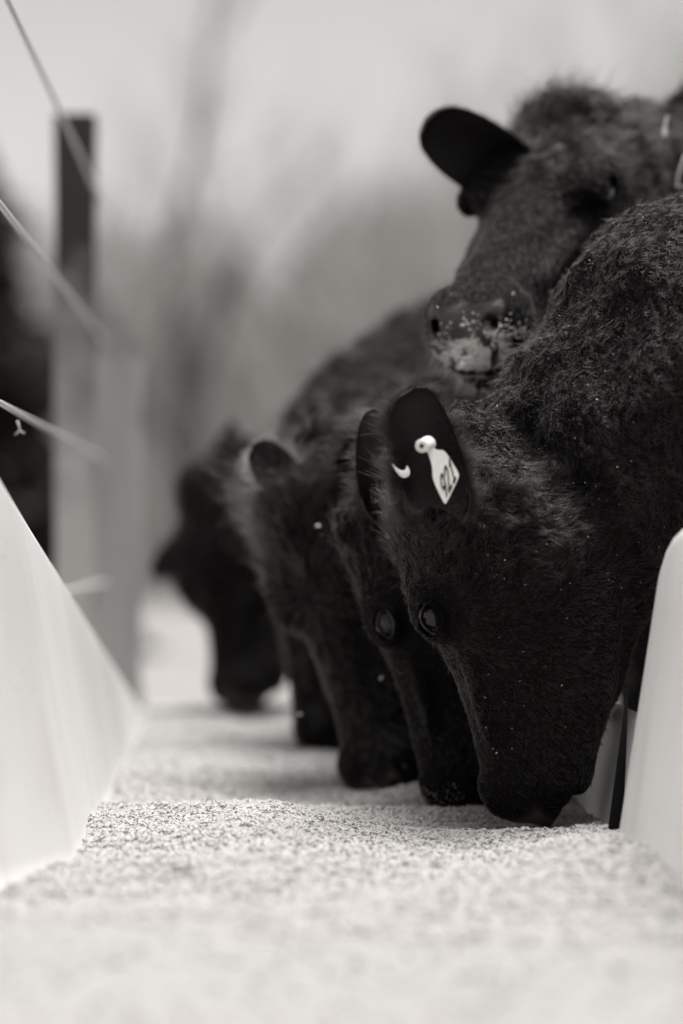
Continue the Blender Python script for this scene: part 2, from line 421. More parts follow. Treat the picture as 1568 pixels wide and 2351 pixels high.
    V = V + N * ((1 - onhead) * np.where(V[:, 2] > .6, 1, 0) * .0065 * np.abs(vnoise(V * [75, 75, 20] + .02 * fbm(V * 20)[:, None] * 75)))[:, None]
    fc = V[F].mean(1); lf = ((fc - origin) @ R.T) / s / [1, ws, 1]
    eyeP = [tw((EYE[0], sg * (EYE[1] + .002), EYE[2])) for sg in (1, -1)]
    pad = (lf[:, 0] > .396 + .35 * np.clip(np.abs(lf[:, 1]) - .035, 0, 1)) & (lf[:, 2] > -.098) & (lf[:, 0] > .40)
    pad = (lf[:, 0] > .412) & (np.abs(lf[:, 1]) < .050) & (lf[:, 2] > -.098) & (lf[:, 2] < -.018)
    mid = pad.astype(np.int32)
    base = np.array([sh[0], sh[1], 0.])
    root = empty('cow', base); tag(root, label, 'cow', group)
    Vs, Fs, Ms = [V], [F], [mid]; nb = len(V); earinfo = []
    for e in ears:
        e['wb'] = np.array(e['wb'], float) if 'wb' in e else tw(e['base'])
        if 'tip' in e: e['d'] = np.array(e['tip'], float) - e['wb']; e['L'] = float(np.linalg.norm(e['d']))
        ev, ef, en = ear_mesh(e['wb'], e['d'], e['open'], e.get('L', .18), e.get('W', .052), e.get('cup', .5))
        Vs.append(ev); Fs.append(ef + nb); Ms.append((np.arange(len(ef)) >= 2 * 22 * 15).astype(int)); nb += len(ev); earinfo.append((ev, ef, e))
    Ms = [Ms[0] * 0] + [m_ + 1 for m_ in Ms[1:]]
    body = mesh_obj('body', np.concatenate(Vs), np.concatenate(Fs), None, root, True, mats=[M_skin, M_earskin, M_litrim], midx=np.concatenate(Ms))
    pv = np.clip((loc[:, 0] - .400) / .016, 0, 1) * np.clip((.052 - np.abs(loc[:, 1])) / .010, 0, 1) * np.clip((loc[:, 2] + .100) / .010, 0, 1) * np.clip((-.014 - loc[:, 2]) / .010, 0, 1)
    at = body.data.attributes.new('pad', 'FLOAT', 'POINT'); at.data.foreach_set('value', np.concatenate([pv, np.zeros(nb - len(V))]).astype(np.float32))
    for q in eyeP:
        ic = bpy.data.meshes.new('eye'); import bmesh
        bm = bmesh.new(); bmesh.ops.create_uvsphere(bm, u_segments=24, v_segments=16, radius=.0245 * s); bm.to_mesh(ic); bm.free()
        for p_ in ic.polygons: p_.use_smooth = True
        ic.materials.append(M_eye); o = bpy.data.objects.new('eye', ic); C.objects.link(o); o.parent = root
        inward = (tw((EYE[0], 0, EYE[2])) - q); inward /= np.linalg.norm(inward)
        o.location = Vector(q + inward * (.0150 if fine < .009 else .019) * s - base)
    for sg in (1, -1):
        ring_ = []
        for k in range(29):
            a_ = 2 * math.pi * k / 28; ca_ = math.cos(a_)
            ring_.append(tw((EYE[0] + .0205 * ca_, sg * (EYE[1] + .0105 - .0075 * ca_ * ca_), EYE[2] + .0122 * math.sin(a_) * (1 - .25 * abs(ca_)))))
        b_ = MB(); b_.tube(ring_, .0021 * s, 8, False); b_.build('eyelid', M_lid, root)
    # ---------------- fur
    dE = np.minimum(*[np.linalg.norm(fc - q, axis=1) for q in eyeP])
    w = np.ones(len(F)); w[pad] = 0; w[dE < .0245 * s] = 0
    w[(lf[:, 0] > .0) & (lf[:, 0] < .47) & (np.abs(lf[:, 1]) < .15) & (np.abs(lf[:, 2] + .09) < .15)] *= 1.25
    w[fc[:, 0] > sh[0] + .15] *= .25; w[fc[:, 2] < .6] *= .3
    if weight: w *= weight(fc)
    if hair:
        p, nn, fi, tot = tri_sample(V, F, hair, w)
        tocam = np.array([0, 0, CZ]) - p; tocam /= np.linalg.norm(tocam, axis=1, keepdims=True)
        keep = ((nn * tocam).sum(1) > -.45) | (rng.random(hair) < .25)
        p, nn, fi = p[keep], nn[keep], fi[keep]; m = len(p)
        lp = ((p - origin) @ R.T) / s / [1, ws, 1]
        hd = np.clip((lp[:, 0] + .03) / .06, 0, 1) * (np.abs(lp[:, 2] + .08) < .2) * (np.abs(lp[:, 1]) < .16)
        whorl = tw((.16, 0, .02)); dirh = p - whorl
        away = np.linalg.norm(dirh, axis=1, keepdims=True); dirh = dirh / (away + 1e-6)
        dirh = dirh
        dirn = np.broadcast_to(-heading * .45 + np.array([0, 0, -.9]), p.shape)
        dr = dirh * hd[:, None] + dirn * (1 - hd[:, None])
        dr = dr + .55 * curl * np.stack([vnoise(p * 38 + 3), vnoise(p * 38 + 11), vnoise(p * 38 + 23)], 1) * (1 - .35 * hd[:, None])
        dr = dr - nn * (dr * nn).sum(1, keepdims=True); dr /= np.linalg.norm(dr, axis=1, keepdims=True) + 1e-6
        Lh = np.interp(lp[:, 0], [-.1, -.02, .06, .14, .20, .30, .42], [.030, .034, .028, .019, .012, .010, .008]) * hair_len
        dEy = np.minimum(*[np.linalg.norm(p - q, axis=1) for q in eyeP]); eyf = np.clip((dEy / s - .022) / .035, .15, 1)
        Lh = Lh * eyf * (1 + (poll - 1) * np.clip((.06 - lp[:, 0]) / .05, 0, 1) * (lp[:, 2] > -.06) * hd)
        Lh = np.where(hd > .5, Lh * np.where(lp[:, 2] < -.1, .85, 1), .015 * hair_len) * rng.uniform(.6, 1.25, m)
        Lh = Lh * (1 + .45 * vnoise(p * 13)) * (1 + .25 * vnoise(p * 34 + 6))
        # tufts: the ends of neighbouring hairs draw together
        cs = .010; cell = np.floor(p / cs + .35 * np.stack([vnoise(p * 30), vnoise(p * 30 + 5), vnoise(p * 30 + 9)], 1)).astype(np.int64)
        hsh = (cell[:, 0] * 73856093) ^ (cell[:, 1] * 19349663) ^ (cell[:, 2] * 83492791)
        _, inv = np.unique(hsh, return_inverse=True); nc = inv.max() + 1; cn = np.bincount(inv, minlength=nc)[:, None]
        cen = np.stack([np.bincount(inv, p[:, q], nc) for q in range(3)], 1) / cn
        cdir = np.stack([np.bincount(inv, dr[:, q], nc) for q in range(3)], 1) / cn + rng.normal(0, .6 * curl, (nc, 3)) * 1.0
        lift = rng.uniform(.1, 1.1, nc)[inv][:, None]
        K = 6; pts = np.zeros((m, K, 3)); cl = .50 * rng.uniform(.5, 1.2, m)[:, None]
        phase = rng.uniform(0, 6.28, nc)[inv]; lat = np.cross(nn, dr)
        flat = np.where(hd > .5, np.clip(.55 - lp[:, 0], .18, .5), .62)[:, None]
        for k in range(K):
            t = k / (K - 1); rise = lift * flat * 1.6 * (t - .35 * t * t)
            own = p + (nn * rise + dr * t * (1 - .3 * flat)) * Lh[:, None]
            tgt = cen[inv] + (cdir[inv] * t * .9) * Lh[:, None] + nn * rise * Lh[:, None]
            q = own + (tgt - own) * cl * t * t
            wv = (np.sin(t * 8.0 + phase) - np.sin(phase)) * .20 * curl * (1 - .6 * hd)
            q = q + lat * (wv * Lh)[:, None] + rng.normal(0, .0006, (m, 3)) * t
            pts[:, k] = q
        allp = [pts]; allr = [hair_r * rng.uniform(.7, 1.3, m)]
        for ev, ef, e in earinfo:           # ear fringe and outside hair
            ne = e.get('hair', int(hair * .05)); p, nn2, fi, _ = tri_sample(ev, ef, ne, np.ones(len(ef)))
            d_ = np.array(e['d'], float); d_ /= np.linalg.norm(d_)
            half = len(ef) - 22 * 2 - 15; inside = fi < 22 * 15; edge = fi >= 2 * 22 * 15
            ctr = p - (e['wb'] + d_ * ((p - e['wb']) @ d_)[:, None]); ctr /= np.linalg.norm(ctr, axis=1, keepdims=True) + 1e-6
            dd = d_ * .7 + ctr * .9 + nn2 * .25 + rng.normal(0, .28, p.shape); dd /= np.linalg.norm(dd, axis=1, keepdims=True)
            L_ = e.get('fr', .022) * rng.uniform(.3, 1.2, ne) * np.where(inside, np.clip(1.1 - 1.2 * ((p - e['wb']) @ d_) / e['L'], .25, 1) if 'L' in e else .5, 1) * np.clip(.35 + 1.3 * np.linalg.norm(p - e['wb'] - d_ * ((p - e['wb']) @ d_)[:, None], axis=1) / .05, .3, 1.2)
            tt = np.linspace(0, 1, K)[None, :, None]
            sag = np.stack([vnoise(p * 60), vnoise(p * 60 + 4), vnoise(p * 60 + 8)], 1) * .6
            hp_ = (p[:, None, :] + (dd[:, None, :] * tt + sag[:, None, :] * tt ** 2) * L_[:, None, None])
            if e.get('pale'): hairs_obj('ear_fringe', None, hp_, np.full(ne, hair_r * 1.1), root, fur_mat('backlit ear fringe', (.16, .15, .145)))  # grey hair colour paints in the backlight on the ear's edge hairs
            else: allp.append(hp_); allr.append(np.full(ne, hair_r * .9))
        hairs_obj('fur', None, np.concatenate(allp), np.concatenate(allr), root)
    return dict(root=root, tw=tw, R=R, V=V, F=F, base=base, N=N, loc=loc, origin=origin, s=s)
#==SETTING==
# ------------------------------------------------------------------ ground, hill
def sheet(xs, ys, zf):
    X, Y = np.meshgrid(xs, ys, indexing='ij'); Z = zf(X, Y); V = np.stack([X, Y, Z], -1).reshape(-1, 3)
    nx, ny = len(xs), len(ys); i, j = np.meshgrid(np.arange(nx - 1), np.arange(ny - 1), indexing='ij'); a = (i * ny + j).ravel()
    return V, np.stack([a, a + ny, a + ny + 1, a + 1], 1)
gx = np.concatenate([-np.geomspace(400, 3, 40), np.linspace(-2.5, 4, 40), np.geomspace(4.5, 400, 40)])
gy = np.concatenate([np.linspace(-12, 12, 90), np.geomspace(12.5, 900, 50)])
def gz(X, Y):
    n = .02 * vnoise(np.stack([X * 2.1, Y * 2.1, X * 0], -1)) 
    return n * (np.abs(X) < 30) * (Y < 30) - .012
V, F = sheet(gx, gy, gz); tag(mesh_obj('ground', V, F, M_ground), 'pale trodden yard ground beyond the trough', None, None, 'structure')
hx = np.linspace(-120, 160, 90); hy = np.linspace(46, 140, 40)
def hz(X, Y):
    t = np.clip((Y - 46) / 50, 0, 1); t = t * t * (3 - 2 * t)
    return -.5 + t * (9.0 + 2.0 * vnoise(np.stack([X * .03, Y * .03, X * 0], -1))) + .7 * vnoise(np.stack([X * .35, Y * .35, X * 0 + 3], -1)) * t
V, F = sheet(hx, hy, hz); tag(mesh_obj('hill', V, F, M_hill), 'pale brushy hillside far behind the cattle', None, None, 'structure')

# ------------------------------------------------------------------ trough
trough = empty('feed_trough', (.1, 3.3, 0))
tag(trough, 'long white plastic cattle feed trough filled level with crumbled feed', 'feed trough')
def loft(stations, thick_dir, closed=True):
    """stations: list of profiles (list of 3D pts, same length) -> closed solid shell"""
    n = len(stations[0]); V = [q for st in stations for q in st]; F = []
    for i in range(len(stations) - 1):
        for k in range(n):
            F.append((i * n + k, i * n + (k + 1) % n, (i + 1) * n + (k + 1) % n, (i + 1) * n + k))
    F.append(tuple(range(n))[::-1]); F.append(tuple((len(stations) - 1) * n + k for k in range(n)))
    return V, F
def wall_profile(d, xb, zb, xt, zt, out, th=.035, fil=.06, nc=6):
    """inner face from the floor up, rounded rim, outer face back down; out=-1 left, +1 right"""
    q = []
    q.append((xb - out * fil * 1.6, d, zb))
    for k in range(nc + 1):
        t = k / nc; a = t * math.pi / 2
        q.append((xb - out * fil * (1 - math.sin(a)), d, zb + fil * (1 - math.cos(a))))
    H = zt - zb - fil
    for t in (.25, .5, .75): q.append((xb + (xt - xb) * t + out * .0, d, zb + fil + (H - th / 2) * t))
    r = th / 2
    for k in range(7):
        a = math.pi - k * math.pi / 6; q.append((xt + out * (r + r * math.cos(a)), d, zt - r + r * math.sin(a)))
    for t in (.75, .5, .25): q.append((xb + (xt - xb) * t + out * th, d, zb + fil + (H - th / 2) * t))
    q.append((xb + out * th, d, zb - .03)); q.append((xb - out * fil * 1.6, d, zb - .03))
    return q
ZB = .50
L0, L1 = np.array([-.302, 2.8, .996]), np.array([-.248, 5.2, .556])
st = []
for d in list(np.linspace(.9, 2.8, 8)) + list(np.linspace(2.95, 5.5, 16)):
    t = (d - 2.8) / 2.4
    if t < 0: xt, zt = -.302 + t * .03, .996 + .05 * min(1, -t)
    else: q = L0 + (L1 - L0) * t; xt, zt = q[0], max(q[2], .60 if False else q[2])
    fil = .06; zt = max(zt, ZB + .045); fil = min(.06, (zt - ZB) * .45)
    xb = -.222 - .03 * np.clip((d - 2.9) / 2.3, 0, 1)
    if d < 2.8: xb = -.222 - .09 * min(1, (2.8 - d) / .15)
    st.append(wall_profile(d, xb, ZB, min(xt, xb), zt, -1, fil=fil))
V, F = loft(st, None); tag(mesh_obj('side_panel', V, F, M_plastic, trough), 'tall white left side panel sloping down along its length')
st = []
for d, top in [(.9, .945), (1.5, .945), (2.0, .945), (2.4, .945), (2.7, .944), (2.8, .940), (2.87, .930), (2.92, .915), (2.96, .895), (2.985, .875), (3.0, .84), (3.005, .80)]:
    o_ = .035 * (1 - math.sqrt(max(0, 1 - max(0, (d - 2.965) / .0405) ** 2)))
    st.append(wall_profile(d, .438 + o_, ZB, .486 + o_, top, 1, th=.05 - o_ * .8))
V, F = loft(st, None); tag(mesh_obj('side_panel', V, F, M_plastic, trough), 'tall white right side panel with rounded corner')
st = []
for d in [3.045, 3.07, 3.10, 3.15] + list(np.linspace(3.22, 5.55, 13)):
    o_ = .045 * max(0, (3.22 - d) / .175) ** 1.6; st.append(wall_profile(d, .455 + o_, ZB, .475 + o_, .69, 1, th=.035))
V, F = loft(st, None); mesh_obj('lip', V, F, M_plastic, trough)
b = MB(); b.tube([(.440, 3.03, .52), (.444, 3.03, .56), (.452, 3.04, .63), (.462, 3.05, .73)], [.009, .009, .006, .001], 12); b.build('edge_shade', M_edgeshade, trough)  # added strip: paints the dark shaded band between right panel and lip
b = MB(); b.box((.11, 3.2, ZB - .035), (.36, 2.36, .014)); b.build('trough_floor', M_plastic, trough, False, .006)
b = MB(); b.box((.11, 5.575, ZB + .0), (.36, .02, .05)); b.build('end_board', M_plastic, trough, False, .01)
for yy in (1.2, 2.6, 4.1, 5.4):
    for xx in (-.2, .44):
        b = MB(); b.box((xx, yy, .225), (.03, .03, .225)); b.build('leg', M_metal, trough, False, .004)
# ------------------------------------------------------------------ feed
def feed_z(X, Y):
    p = np.stack([X, Y, X * 0], -1)
    z = .545 + .014 * vnoise(p * 3.1) + .008 * vnoise(p * 8 + 4) + .0025 * vnoise(p * 34 + 9)
    z = z + .030 * np.exp(-((X - .40) ** 2 / .012 + (Y - 2.75) ** 2 / .12)) - .010 * np.exp(-((X - .1) ** 2 / .02 + (Y - 3.6) ** 2 / .08))
    z = z + .02 * np.exp(-((X + .2) ** 2 / .02 + (Y - 4.6) ** 2 / .3))
    for (mx, my, ma) in ((.34, 3.09, .010), (.27, 3.34, .008), (.20, 3.6, .008)): z = z + ma * np.exp(-((X - mx) ** 2 / .010 + (Y - my) ** 2 / .0012))
    return z
fx = np.linspace(-.33, .455, 160); fy = np.linspace(.95, 5.53, 760)
V, F = sheet(fx, fy, feed_z)
xl = np.where(V[:, 1] < 2.9, -.33, -.225 - .03 * np.clip((V[:, 1] - 2.9) / 2.3, 0, 1))
V[:, 0] = np.maximum(V[:, 0], xl)
feed = mesh_obj('cattle_feed', V, F, M_feed)
tag(feed, 'pale crumbled cattle feed spread level in the white trough', 'feed', None, 'stuff')
# crumbles (same heap)
ico = np.array([(0, 0, 1), (.89, 0, .45), (.28, .85, .45), (-.72, .53, .45), (-.72, -.53, .45), (.28, -.85, .45), (.72, .53, -.45), (-.28, .85, -.45), (-.89, 0, -.45), (-.28, -.85, -.45), (.72, -.53, -.45), (0, 0, -1)])
icf = np.array([(0, 1, 2), (0, 2, 3), (0, 3, 4), (0, 4, 5), (0, 5, 1), (1, 6, 2), (2, 7, 3), (3, 8, 4), (4, 9, 5), (5, 10, 1), (2, 6, 7), (3, 7, 8), (4, 8, 9), (5, 9, 10), (1, 10, 6), (6, 11, 7), (7, 11, 8), (8, 11, 9), (9, 11, 10), (10, 11, 6)])
def grains(X, Y, Z, size, jit=.28):
    n = len(X); a = rng.uniform(0, 6.28, n); ca, sa = np.cos(a), np.sin(a)
    sc_ = size[:, None] * np.stack([rng.uniform(.8, 1.7, n), rng.uniform(.6, 1.0, n), rng.uniform(.5, .95, n)], 1)
    v = ico[None] * (1 + rng.uniform(-jit, jit, (n, 12, 1))) * sc_[:, None]
    tl = rng.normal(0, .35, (n, 2)); v[..., 2] += v[..., 0] * tl[:, :1] + v[..., 1] * tl[:, 1:]
    x = v[..., 0] * ca[:, None] - v[..., 1] * sa[:, None]; y = v[..., 0] * sa[:, None] + v[..., 1] * ca[:, None]
    W_ = np.stack([x + X[:, None], y + Y[:, None], v[..., 2] + Z[:, None]], -1).reshape(-1, 3)
    return W_, (icf[None] + (np.arange(n) * 12)[:, None, None]).reshape(-1, 3)
NG = 85000
Y = np.concatenate([rng.uniform(2.25, 4.0, int(NG * .8)), rng.uniform(1.5, 5.5, NG - int(NG * .8))])
X = rng.uniform(-.33, .45, NG); ok = X > np.where(Y < 2.92, -.33, -.222); X, Y = X[ok], Y[ok]
sz = rng.uniform(.0016, .0036, len(X)) 
Vg, Fg = grains(X, Y, feed_z(X, Y) + sz * .10 + .002 * vnoise(np.stack([X, Y, X * 0], -1) * 60), sz)
M_husk = node_mat('dark feed husk', (.12, .115, .11), .9, .1)
g = mesh_obj('feed_crumbles', Vg, Fg, M_grain, feed, False, mats=[M_grain, M_husk], midx=np.repeat((rng.random(len(X)) < .008).astype(int), 20)); tag(g, None, None, None, 'stuff')

# ------------------------------------------------------------------ fence
fence = empty('wire_fence', (-.36, 5.6, 0)); tag(fence, 'wooden fence posts with four pale wires running along the left of the trough', 'fence')
def rpost(x, y, z0, z1, w, mat, name='post', lab=None, lean=0, dep=None):
    b = MB(); dep = dep or w
    prof = [(-1, -.8), (-.8, -1), (.8, -1), (1, -.8), (1, .8), (.8, 1), (-.8, 1), (-1, .8)]
    n = 9; Vv = []; Ff = []
    for i in range(n):
        t = i / (n - 1); ww = w * .5 * (1 + .04 * math.sin(i * 2.1 + x * 9))
        for (a, c) in prof: Vv.append((x + lean * t + a * ww, y + c * dep * .5, z0 + (z1 - z0) * t))
    for i in range(n - 1):
        for k in range(8): Ff.append((i * 8 + k, i * 8 + (k + 1) % 8, (i + 1) * 8 + (k + 1) % 8, (i + 1) * 8 + k))
    Ff.append(tuple(range(8))[::-1]); Ff.append(tuple((n - 1) * 8 + k for k in range(8))); b.add(Vv, Ff)
    o = b.build(name, mat, fence, False); 
    if lab: o['label'] = lab
    return o
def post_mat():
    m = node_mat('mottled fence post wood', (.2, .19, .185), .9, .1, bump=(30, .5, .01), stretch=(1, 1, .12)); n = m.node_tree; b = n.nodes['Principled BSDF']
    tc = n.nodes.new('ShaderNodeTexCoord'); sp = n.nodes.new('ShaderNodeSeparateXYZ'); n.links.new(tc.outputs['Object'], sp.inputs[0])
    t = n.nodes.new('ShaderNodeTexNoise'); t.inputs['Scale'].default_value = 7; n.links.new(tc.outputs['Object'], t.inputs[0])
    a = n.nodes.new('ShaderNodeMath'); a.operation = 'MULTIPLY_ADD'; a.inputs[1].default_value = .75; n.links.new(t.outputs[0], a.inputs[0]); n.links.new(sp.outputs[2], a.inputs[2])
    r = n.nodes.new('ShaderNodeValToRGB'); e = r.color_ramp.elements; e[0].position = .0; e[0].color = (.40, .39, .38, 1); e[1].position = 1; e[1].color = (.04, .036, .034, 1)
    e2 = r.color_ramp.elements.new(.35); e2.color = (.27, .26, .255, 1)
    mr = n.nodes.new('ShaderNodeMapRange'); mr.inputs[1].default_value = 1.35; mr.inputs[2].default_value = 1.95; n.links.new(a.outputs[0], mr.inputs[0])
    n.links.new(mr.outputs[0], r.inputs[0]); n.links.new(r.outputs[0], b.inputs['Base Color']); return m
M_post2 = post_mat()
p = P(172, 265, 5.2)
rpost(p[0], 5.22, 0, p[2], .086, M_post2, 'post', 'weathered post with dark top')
rpost(p[0] + .02, 5.75, 0, 1.36, .19, M_post, 'post', 'thicker pale post behind', dep=.12)
rpost(-.43, 7.6, 0, 1.42, .13, M_post, 'post', 'farther leaning post', lean=-.10)
for i, vpost in enumerate((490, 790, 1060, 1337)):
    zz = CZ + (VV - vpost) * 5.5 / FPX; pts = []
    for k in range(60):
        y = .2 + k * .0895; pts.append((-.352 + .001 * math.sin(y * 1.7), y, zz - .006 * math.sin((y - 5.6) * .5) ** 2))
    b = MB(); b.tube(pts, .0042, 8); b.build('wire', M_wire, fence)
    if i == 2:
        b = MB(); q = P(40, 985, 3.45)
        b.tube([q + [-.0, 0, .012], q + [.004, 0, -.002], q + [-.004, .003, -.008], q + [.003, 0, -.002], q + [.010, 0, -.006]], .0012, 6); b.build('knot', M_wire, fence)

# ------------------------------------------------------------------ trees
def bare_tree(x, y, h, seed, label, bark=M_bark, spread=1.0, dens=1.0, lean=0.0):
    r = random.Random(seed); t = empty('bare_tree', (x, y, 0)); tag(t, label, 'tree', 'bare trees behind the yard')
    tr = MB(); cr = MB()
    def br(p, d, L, rad, lev):
        pts = [p]; rr = [rad]; q = np.array(p, float); dd = np.array(d, float)
        for i in range(4):
            dd = dd + np.array([r.uniform(-.16, .16), r.uniform(-.16, .16), r.uniform(-.02, .10)]); dd /= np.linalg.norm(dd)
            q = q + dd * L / 4; pts.append(q.copy()); rr.append(rad * (1 - .16 * (i + 1)))
        (tr if lev < 2 else cr).tube(pts, rr, 6 if lev < 2 else 3, False)
        if lev >= 5: return
        for i in range(int(([7, 5, 5, 4, 4][lev]) * dens)):
            k = r.uniform(.3 if lev == 0 else .15, 1); idx = min(3, int(k * 4)); b0 = pts[idx] + (pts[idx + 1] - pts[idx]) * (k * 4 - idx)
            a = r.uniform(0, 6.28); o = np.array([math.cos(a), math.sin(a), r.uniform(.1, .8)]) * spread
            nd = dd * .7 + o * .8; nd /= np.linalg.norm(nd); br(b0, nd, L * r.uniform(.45, .68), rr[idx] * .55, lev + 1)
    br(np.array([x, y, -.2]), (lean, 0, 1), h * .55, h * .023, 0)
    tr.build('trunk', bark, t); cr.build('crown', M_twig, t, False)
    return t
def conifer(x, y, h, w, seed, label):
    r = random.Random(seed); t = empty('conifer', (x, y, 0)); tag(t, label, 'tree')
    tr = MB(); tr.tube([(x, y, -.2), (x, y, h * .5), (x, y, h)], [h * .03, h * .018, .01], 8); tr.build('trunk', M_bark, t)
    n = 9000; z = h * (.04 + .96 * rng.random(n) ** 1.3); rad = w * (1 - z / h) ** .8 * np.sqrt(rng.random(n)) * (1 + .25 * np.sin(z * 5)) ; a = rng.uniform(0, 6.28, n)
    c = np.stack([x + rad * np.cos(a), y + rad * np.sin(a), z - rad * .25], 1); s_ = rng.uniform(.08, .22, n)[:, None]
    d1 = np.stack([np.cos(a), np.sin(a), rng.uniform(-.6, .1, n)], 1) * s_; d2 = rng.normal(0, 1, (n, 3)) * s_ * .3
    V = np.stack([c - d2, c + d2, c + d1 + d2 * .4, c + d1 - d2 * .4], 1).reshape(-1, 3)
    mesh_obj('crown', V, np.arange(n * 4).reshape(-1, 4), M_ever, t, False)
specs = [(-9, 40, 9.5, 'pale bare tree farthest left beyond the fence posts'), (-3.2, 37, 8.2, 'small bare tree standing left of the trough line'),
         (-1.0, 42, 12.5, 'tall thin bare tree over the middle of the herd'), (2.2, 39, 7.4, 'short dense bare tree behind the blurred cow back'),
         (5.2, 36, 11.5, 'bare tree with dark twigs above the raised cow head'), (8.4, 44, 13, 'tall bare tree at the upper right'),
         (2.75, 20, 6.4, 'nearer bare tree whose twigs cross the sky above the raised head'),
         (12, 40, 9, 'bare tree at the far right behind the herd')]
for i, (x, y, h, lab) in enumerate(specs): bare_tree(x, y, h, 30 + i, lab, dens=1.0)
conifer(-2.75, 22, 4.8, 1.6, 5, 'dark conifer at the left edge behind the fence')
# far-off thicket of bare stems and twigs that reads as one mass
n = 60000
X = rng.uniform(-24, 30, n); Yw = rng.uniform(44, 58, n)
Hh = 8.6 + 2.0 * vnoise(np.stack([X * .22, Yw * .02, X * 0], -1)) + 1.0 * vnoise(np.stack([X * .8, Yw * .1, X * 0 + 5], -1))
z0 = Hh * rng.random(n) ** .9 * .93; Ln = rng.uniform(.5, 1.6, n); a = rng.uniform(-.7, .7, n); wd = rng.uniform(.015, .05, n)
dx = np.sin(a) * Ln; dz = np.cos(a) * Ln
V = np.stack([np.stack([X + sx * wd + k * dx, Yw + ry * wd, z0 + k * dz - .3], 1) for (sx, ry, k) in ((-1, -.5, 0), (1, .5, 0), (.3, .1, 1), (-.3, -.1, 1))], 1).reshape(-1, 3)
tag(mesh_obj('woodland', V, np.arange(n * 4).reshape(-1, 4), M_twig, None, False), 'far thicket of bare pale stems that reads as one grey mass', None, None, 'stuff')
#==COWS==
def org(anchor, local, f, n, s):
    f = np.array(f, float); f /= np.linalg.norm(f); n = np.array(n, float); n -= f * (n @ f); n /= np.linalg.norm(n); l = np.cross(n, f)
    return np.array(anchor) - (np.array(local) * s) @ np.stack([f, l, n])
QUICK = False
HM = .0 if QUICK else 1.0
def ni(x): return int(x * HM)
G_ = 'black cattle feeding in a row at the trough'
# cow A: nearest, tag 921
f, n, s = (.23, .04, -.98), (-.86, .48, -.2), 1.02
oA = org(P(1236, 1838, 3.2), (.43, 0, -.075), f, n, s)
A = make_cow('nearest black cow, muzzle down in the feed, with a 921 tag in its ear', oA, f, n, s,
    [(P(1220, 1270, 3.27), .12, .15), (P(1330, 1170, 3.27), .15, .16), (P(1450, 1040, 3.25), .18, .19), (P(1640, 900, 3.25), .21, .25), ((.86, 3.25, 1.05), .22, .29)],
    (.98, 3.25, 1.06), (-1, 0, 0), fine=.0055, extra=[(P(1350, 1440, 3.27), (.058, .06, .13), .05)], hair=ni(260000), hair_r=.00022, hair_len=.8, curl=1.1,
    folds=(P(980, 1300, 3.1), np.array([.70, 3.3, 1.38])), group=G_,
    ears=[dict(wb=P(975, 1180, 3.07), tip=P(940, 882, 2.98), open=(.42, -.90, -.15), W=.046, cup=1.0, hair=ni(14000), fr=.026),
          dict(base=(.022, -.080, -.045), d=(.6, .75, -.25), open=(-.5, .2, -.7), L=.17, hair=ni(2000))])
# cow B: just behind A
f, n, s = (.20, -.02, -.97), (-.93, .25, -.2), 1.0
oB = org(P(1070, 1832, 3.45), (.43, 0, -.07), f, n, s)
B = make_cow('black cow feeding close behind the nearest one, only its face edge showing', oB, f, n, s,
    [(P(1160, 1250, 3.5), .12, .14), (P(1280, 1180, 3.6), .14, .15), ((.64, 3.85, 1.02), .18, .22)],
    (1.0, 4.12, 1.03), (-1, -.1, 0), fine=.007, hair=ni(60000), hair_r=.00028, hair_len=.8, group=G_,
    ears=[dict(wb=P(915, 1190, 3.38), tip=P(868, 932, 3.34), open=(-.5, -.8, 0), W=.036, cup=.7, hair=ni(3000))])
# cow C: fluffy forehead, turned a little to the camera
f, n, s = (.24, -.10, -.97), (-.74, -.66, -.1), 1.12
oC = org(P(912, 1790, 3.72), (.43, 0, -.075), f, n, s)
Cc = make_cow('black cow with shaggy forehead feeding third along the trough', oC, f, n, s,
    [(P(860, 1200, 3.8), .13, .15), (P(1000, 1110, 3.95), .14, .16), ((.62, 4.25, 1.08), .19, .24)],
    (1.05, 4.6, 1.06), (-1, -.15, 0), fine=.008, hair=ni(80000), hair_r=.00036, hair_len=1.5, poll=1.8, group=G_,
    ears=[dict(wb=P(700, 1150, 3.74), tip=P(582, 1015, 3.72), open=(-.3, -.9, .3), W=.034, hair=ni(3500), fr=.024, pale=1),
          dict(base=(.022, .080, -.045), d=(.75, -.5, .55), open=(-.2, -.9, -.2), L=.17, hair=ni(2000))])
# cow D: behind C
f, n, s = (.10, .0, -.99), (-.95, .1, -.2), 1.15
oD = org(P(765, 1705, 4.28), (.43, 0, -.07), f, n, s)
D = make_cow('black cow feeding behind the shaggy one, its muzzle peeking out', oD, f, n, s,
    [(P(850, 1190, 4.4), .13, .15), (P(850, 1010, 4.7), .14, .16), ((.39, 4.95, 1.22), .19, .20), ((.6, 5.1, 1.2), .2, .24)],
    (.95, 5.15, 1.12), (-1, -.1, 0), fine=.010, hair=ni(16000), hair_r=.0007, hair_len=2.4, group=G_)
